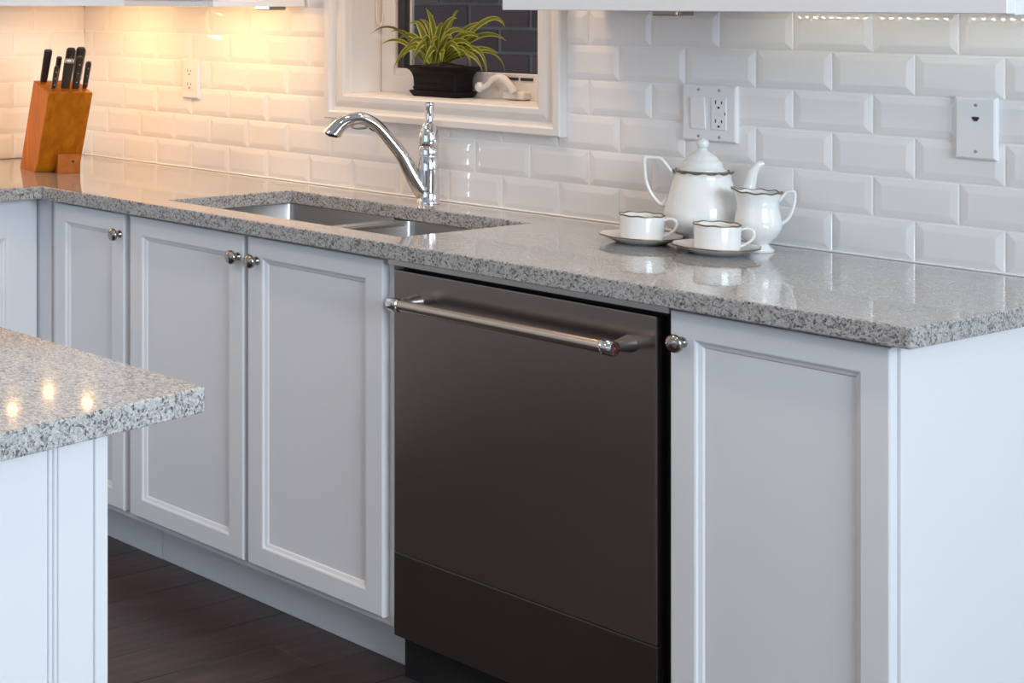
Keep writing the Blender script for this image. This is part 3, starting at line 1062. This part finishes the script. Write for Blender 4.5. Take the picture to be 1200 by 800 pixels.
for (x, y, sl, cl) in ((0.6575, -0.2095, 'white saucer with gilt edge under the left teacup', 'white china teacup in front of the teapot handle'), (0.8195, -0.2110, 'white saucer with gilt edge under the right teacup', 'white china teacup in front of the creamer')):
    sa = tag(empty('saucer', (x, y, C), 0.2), sl, 'saucer', 'tea set saucers')
    bm = bmesh.new()
    def sc_s(k, a):
        return (1 + 0.018 * math.cos(10 * a), 0) if k in (4, 5) else (1, 0)
    lathe(bm, [(0.0005, 0.0022), (0.040, 0.0022), (0.041, 0.0004), (0.047, 0.0006), (0.0775, 0.0152), (0.0770, 0.0170), (0.050, 0.0062), (0.036, 0.0046), (0.0005, 0.0046)], seg=72, scal=sc_s)
    finish(bm, 'plate', M['china'], sa, 50)
    bm = bmesh.new()
    rim_band(bm, 0.0776, 0.0160, 10, 0.018, 0.0, 0.0011)
    finish(bm, 'rim_band', M['gold'], sa, 60)['label'] = 'dark gilt edge'
    cu = tag(empty('teacup', (x + 0.001, y + 0.002, C + 0.0052), math.radians(24)), cl, 'teacup', 'tea set cups')
    bm = bmesh.new()
    def sc_c(k, a):
        return (1 + 0.012 * math.cos(8 * a), 0.0007 * math.cos(8 * a)) if k in (5, 6) else (1, 0)
    lathe(bm, [(0.0005, 0.0003), (0.034, 0.0003), (0.0395, 0.0030), (0.0412, 0.0085), (0.0415, 0.030), (0.0423, 0.0520), (0.0406, 0.0522), (0.0398, 0.030), (0.038, 0.006), (0.0005, 0.004)], seg=64, scal=sc_c)
    finish(bm, 'bowl', M['china'], cu, 50)
    bm = bmesh.new()
    rim_band(bm, 0.0416, 0.0517, 8, 0.012, 0.0007, 0.0014)
    finish(bm, 'rim_band', M['gold'], cu, 60)['label'] = 'dark gilt wavy rim'
    finish(handle_curve([(0.0405, 0.0430), (0.050, 0.0470), (0.061, 0.0450), (0.0645, 0.0360), (0.0605, 0.0260), (0.0515, 0.0185), (0.0405, 0.0115)], [0.0034, 0.0034, 0.0036, 0.0036, 0.0034, 0.0032, 0.0036]), 'handle', M['china'], cu, 60)

# ------------------------------------------------------------------ knife block and knives
B0 = Vector((-1.059, -0.464, 0))
wd = Vector((0.34, 0.94, 0)).normalized()
bk = Vector((-0.94, 0.34, 0)).normalized()
KW, KL = 0.127, 0.160
fw = -bk
LEAN = 0.127 / 0.235
kb = tag(empty('knife_block', (B0.x, B0.y, C)), 'leaning honey-coloured wooden knife block in the warm lit corner', 'knife block')


def kp(a, b, z):                 # a along the width, b back from the front face, z up; sheared forwards
    return wd * a + bk * b + fw * (LEAN * z) + Vector((0, 0, z))


def ktop(b):
    return 0.233 + 0.027 * (b / KL)


bm = bmesh.new()
bot = [kp(0, 0, 0.022), kp(KW, 0, 0.022), kp(KW, KL, 0), kp(0, KL, 0)]
mid = [wd * 0 + bk * 0.012, wd * KW + bk * 0.012, wd * KW + bk * KL, bk * KL]
r0 = [m_ + Vector((0, 0, 0.0005)) for m_ in mid]
r1 = [kp(0, 0, 0.022), kp(KW, 0, 0.022), kp(KW, KL, 0.010), kp(0, KL, 0.010)]
r2 = [kp(0, 0, ktop(0)), kp(KW, 0, ktop(0)), kp(KW, KL, ktop(KL)), kp(0, KL, ktop(KL))]
loft(bm, [r0, r1, r2], True, True)
bmesh.ops.bevel(bm, geom=[e for e in bm.edges if e.calc_face_angle(0) > 0.6], offset=0.002, segments=2, affect='EDGES')
finish(bm, 'block', M['oak'], kb, 35)
bm = bmesh.new()                 # foot that props the leaning block
q = [wd * 0.055 + fw * 0.0, wd * 0.122 + fw * 0.0, wd * 0.122 + fw * 0.030, wd * 0.055 + fw * 0.030]
loft(bm, [[p + Vector((0, 0, 0.0005)) for p in q], [p + Vector((0, 0, 0.055)) + (fw * 0.028 if i < 2 else fw * 0.004) for i, p in enumerate(q)]], True, True)
finish(bm, 'foot', M['oak2'], kb)
bm = bmesh.new()
lathe(bm, [(0.004, 0), (0.003, 0.001), (0.0003, 0.0012)], 0, 0, 0, 10)
finish(bm, 'screw', M['slot'], kb, None, wd * 0.10 + fw * 0.0335 + Vector((0, 0, 0.034)), Matrix.Rotation(0, 3, 'Z').to_euler() if False else (PI / 2, 0, math.atan2(fw.y, fw.x) + PI / 2))
AX = (fw * LEAN + Vector((0, 0, 1))).normalized()
KN = [  # a, b, length, width, thickness, label
    (0.016, 0.118, 0.112, 0.0230, 0.0140, 'thick brown-black knife handle standing leftmost in the block', 0),
    (0.040, 0.082, 0.098, 0.0150, 0.0110, 'short dark knife handle half hidden behind the steel-edged one', 0),
    (0.018, 0.024, 0.083, 0.0135, 0.0100, 'short steel-edged knife handle at the front left of the block', 1),
    (0.052, 0.024, 0.104, 0.0270, 0.0150, 'broad black knife handle with a pale steel end cap', 2),
    (0.081, 0.024, 0.113, 0.0215, 0.0130, 'tall black steel-edged knife handle right of the broad one', 1),
    (0.109, 0.026, 0.096, 0.0150, 0.0105, 'slim knife handle standing rightmost in the block', 1),
    (0.084, 0.124, 0.117, 0.0265, 0.0165, 'left one of the two knife handles at the back of the block', 1),
    (0.113, 0.124, 0.119, 0.0265, 0.0165, 'right one of the two knife handles at the back of the block', 1)]
for a, b, L, w, th, lab, kind in KN:
    base = B0 + kp(a, b, ktop(b)) + Vector((0, 0, C)) - AX * 0.002
    kn = empty('knife', base)
    zax = AX
    xax = (wd - zax * wd.dot(zax)).normalized()
    # the handle's broad side is turned to the front of the block
    yax = zax.cross(xax)
    kn.rotation_euler = Matrix((xax, yax, zax)).transposed().to_euler()
    tag(kn, lab, 'knife', 'knives in the wooden block')
    bm = bmesh.new()
    def hring(z, fw_, ft_):
        x, y = w / 2 * fw_, th / 2 * ft_
        return [(x * math.copysign(abs(math.cos(t_)) ** 0.6, math.cos(t_)), y * math.copysign(abs(math.sin(t_)) ** 0.6, math.sin(t_)), z) for t_ in [2 * PI * i / 16 for i in range(16)]]
    if kind == 2:
        hs = [(0.014, 0.85, 0.9), (0.03, 0.92, 1), (L * 0.6, 1, 1), (L - 0.008, 1.05, 1)]
    elif kind == 1:
        hs = [(0.012, 0.8, 0.9), (0.03, 0.85, 1), (L * 0.55, 0.95, 1), (L * 0.85, 1.0, 1), (L - 0.006, 0.98, 0.95), (L - 0.001, 0.75, 0.7), (L, 0.3, 0.3)]
    else:
        hs = [(0.010, 0.85, 0.9), (0.03, 0.9, 1), (L * 0.6, 0.95, 1), (L - 0.002, 1.0, 1), (L, 0.85, 0.85)]
    loft(bm, [hring(*h) for h in hs], True, True)
    finish(bm, 'handle', M['handle'], kn, 40)
    bm = bmesh.new()
    loft(bm, [hring(-0.004, 0.5, 0.5), hring(0.004, 0.7, 0.8), hring(hs[0][0] + 0.0002, 0.86, 0.92)], True, True)
    finish(bm, 'bolster', M['blade'], kn, 40)
    if kind == 2:
        bm = bmesh.new()
        loft(bm, [hring(L - 0.0078, 1.06, 1.02), hring(L - 0.002, 1.06, 1.02), hring(L, 0.9, 0.8)], True, True)
        finish(bm, 'end_cap', M['blade'], kn, 40)
    if kind == 1:
        bm = bmesh.new()
        box(bm, w * 0.44, w * 0.515, -th * 0.30, th * 0.30, 0.014, L - 0.007)
        finish(bm, 'tang', M['blade'], kn)
        for zz in (L * 0.3, L * 0.55, L * 0.8):
            bm = bmesh.new()
            lathe(bm, [(0.0022, 0), (0.0018, 0.0008), (0.0003, 0.001)], 0, -th / 2 + 0.0001, zz, 10, axis=Matrix.Rotation(PI / 2, 3, 'X'))
            finish(bm, 'rivet', M['blade'], kn, 50)

# ------------------------------------------------------------------ plant on the sill
PX0, PX1, PY0, PY1 = -0.151, -0.003, 0.0255, 0.1105
pz = C + 0.2503
tr = tag(empty('drip_tray', ((PX0 + PX1) / 2, (PY0 + PY1) / 2, pz)), 'black plastic drip tray under the planter on the window sill', 'tray')
hx, hy = (PX1 - PX0) / 2, (PY1 - PY0) / 2


def rr(ix, z, r=0.008):
    return rrect(-hx + ix, hx - ix, -hy + ix, hy - ix, r, z, 3)


bm = bmesh.new()
loft(bm, [rr(0.007, 0.0), rr(0.001, 0.010), rr(0.0, 0.0145), rr(0.0025, 0.0148), rr(0.006, 0.005)], True, True)
finish(bm, 'tray', M['pot'], tr, 40)
pl = tag(empty('potted_plant', ((PX0 + PX1) / 2, (PY0 + PY1) / 2, pz + 0.0052)), 'variegated spider plant in a black rectangular planter on the window sill', 'plant')
bm = bmesh.new()
loft(bm, [rr(0.0085, 0.0), rr(0.0075, 0.014), rr(0.0062, 0.0145), rr(0.0062, 0.019), rr(0.0082, 0.0195), rr(0.0072, 0.040), rr(0.0045, 0.052), rr(0.000, 0.060), rr(-0.009, 0.0665), rr(-0.010, 0.0705), rr(-0.006, 0.0712), rr(0.002, 0.064), rr(0.006, 0.050)], True, True)
finish(bm, 'pot', M['pot'], pl, 35)
bm = bmesh.new()
box(bm, -0.052, 0.026, -hy + 0.0052, -hy + 0.0085, 0.028, 0.046, bev=0.001, seg=1)
finish(bm, 'raised_panel', M['pot'], pl)
bm = bmesh.new()
bmesh.ops.create_grid(bm, x_segments=24, y_segments=14, size=1.0)
random.seed(8)
for v in bm.verts:
    e = max(abs(v.co.x), abs(v.co.y))
    v.co = Vector((v.co.x * (hx - 0.003), v.co.y * (hy - 0.003), 0.067 + (1 - e) * 0.014 + random.uniform(-0.002, 0.003)))
finish(bm, 'soil', M['soil'], pl)

LEAVES = [  # apex and tip, in image-like units about the crown (right, up), then depth and width
    ((-8, 40), (-20, 66), 0.0, 9), ((14, 50), (23, 62), 0.03, 4), ((6, 44), (22, 54), -0.01, 8), ((55, 50), (82, 45), 0.0, 8), ((48, 34), (84, 30), 0.01, 8),
    ((42, 20), (74, 17), -0.01, 7), ((42, 22), (60, -8), -0.02, 7), ((34, 16), (55, -4), -0.03, 7), ((58, 18), (82, -4), 0.01, 3), ((-58, 40), (-97, 34), 0.0, 4),
    ((-50, 26), (-82, 22), -0.01, 6), ((-36, 22), (-64, -6), -0.02, 9), ((-20, 26), (-38, 2), -0.035, 10), ((-8, 20), (-22, 1), -0.04, 11), ((4, 16), (2, 4), -0.035, 10),
    ((-24, 42), (-44, 46), 0.01, 7), ((-34, 32), (-62, 26), 0.01, 8), ((-22, 34), (-34, 50), 0.0, 10), ((10, 36), (36, 38), -0.015, 10), ((26, 34), (52, 32), -0.01, 9),
    ((20, 28), (44, 20), -0.02, 9), ((-14, 40), (-30, 52), 0.02, 7), ((-2, 38), (4, 48), -0.02, 9), ((30, 40), (62, 48), 0.02, 7), ((-30, 20), (-50, 8), -0.03, 8),
    ((-4, 30), (-14, 22), -0.035, 9), ((14, 26), (28, 10), -0.035, 9), ((-16, 30), (-24, 26), -0.03, 9), ((36, 30), (66, 36), 0.01, 6), ((-44, 34), (-70, 36), 0.015, 5),
    ((8, 30), (16, 30), -0.03, 10), ((24, 22), (40, 4), -0.03, 6), ((-12, 44), (-10, 58), 0.01, 6), ((-26, 28), (-46, 18), -0.02, 9)]
random.seed(12)
for i, (ap, tp_, dep, w) in enumerate(LEAVES):
    S = 1 / 425.0
    SV = 1 / 478.0
    b0 = Vector(((-8 + ap[0] * 0.16 + random.uniform(-7, 7)) * S, random.uniform(-0.012, 0.012) - 0.002, 0.068))
    def P_(uv, d):
        return Vector(((uv[0] - 3 - d * 330) * S, d, 0.070 + uv[1] * SV * 1.06))
    a_ = P_(ap, dep * 0.6)
    t_ = P_(tp_, dep)
    # quadratic Bezier that reaches the apex half way
    ctrl = a_ * 2 - (b0 + t_) / 2
    n = 12
    pts = []
    for k in range(n + 1):
        s = k / n
        pts.append(b0 * (1 - s) ** 2 + ctrl * 2 * s * (1 - s) + t_ * s * s)
    bm = bmesh.new()
    rows = []
    for k, p in enumerate(pts):
        s = k / n
        d = (pts[min(k + 1, n)] - pts[max(k - 1, 0)]).normalized()
        side = d.cross(Vector((0.25, -1.0, 0.35))).normalized()
        up = side.cross(d).normalized()
        ww = w * S * 0.40 * (0.55 + 0.9 * s if s < 0.45 else (0.955 * (1 - ((s - 0.45) / 0.55) ** 1.7) + 0.02))
        rows.append([bm.verts.new(p + side * ww * f_ + up * (abs(f_) * ww * 0.45) + up * 0.0) for f_ in (-1, -0.62, 0, 0.62, 1)])
    for k in range(n):
        for q_ in range(4):
            f = bm.faces.new((rows[k][q_], rows[k][q_ + 1], rows[k + 1][q_ + 1], rows[k + 1][q_]))
            f.material_index = 1 if (q_ in (0, 3)) else 0
            if i == 9:
                f.material_index = 2
    geom = bmesh.ops.solidify(bm, geom=list(bm.faces), thickness=0.0005)
    finish(bm, 'leaf', [M['leaf_mid'], M['leaf_edge'], M['leaf_dark']], pl, 60)
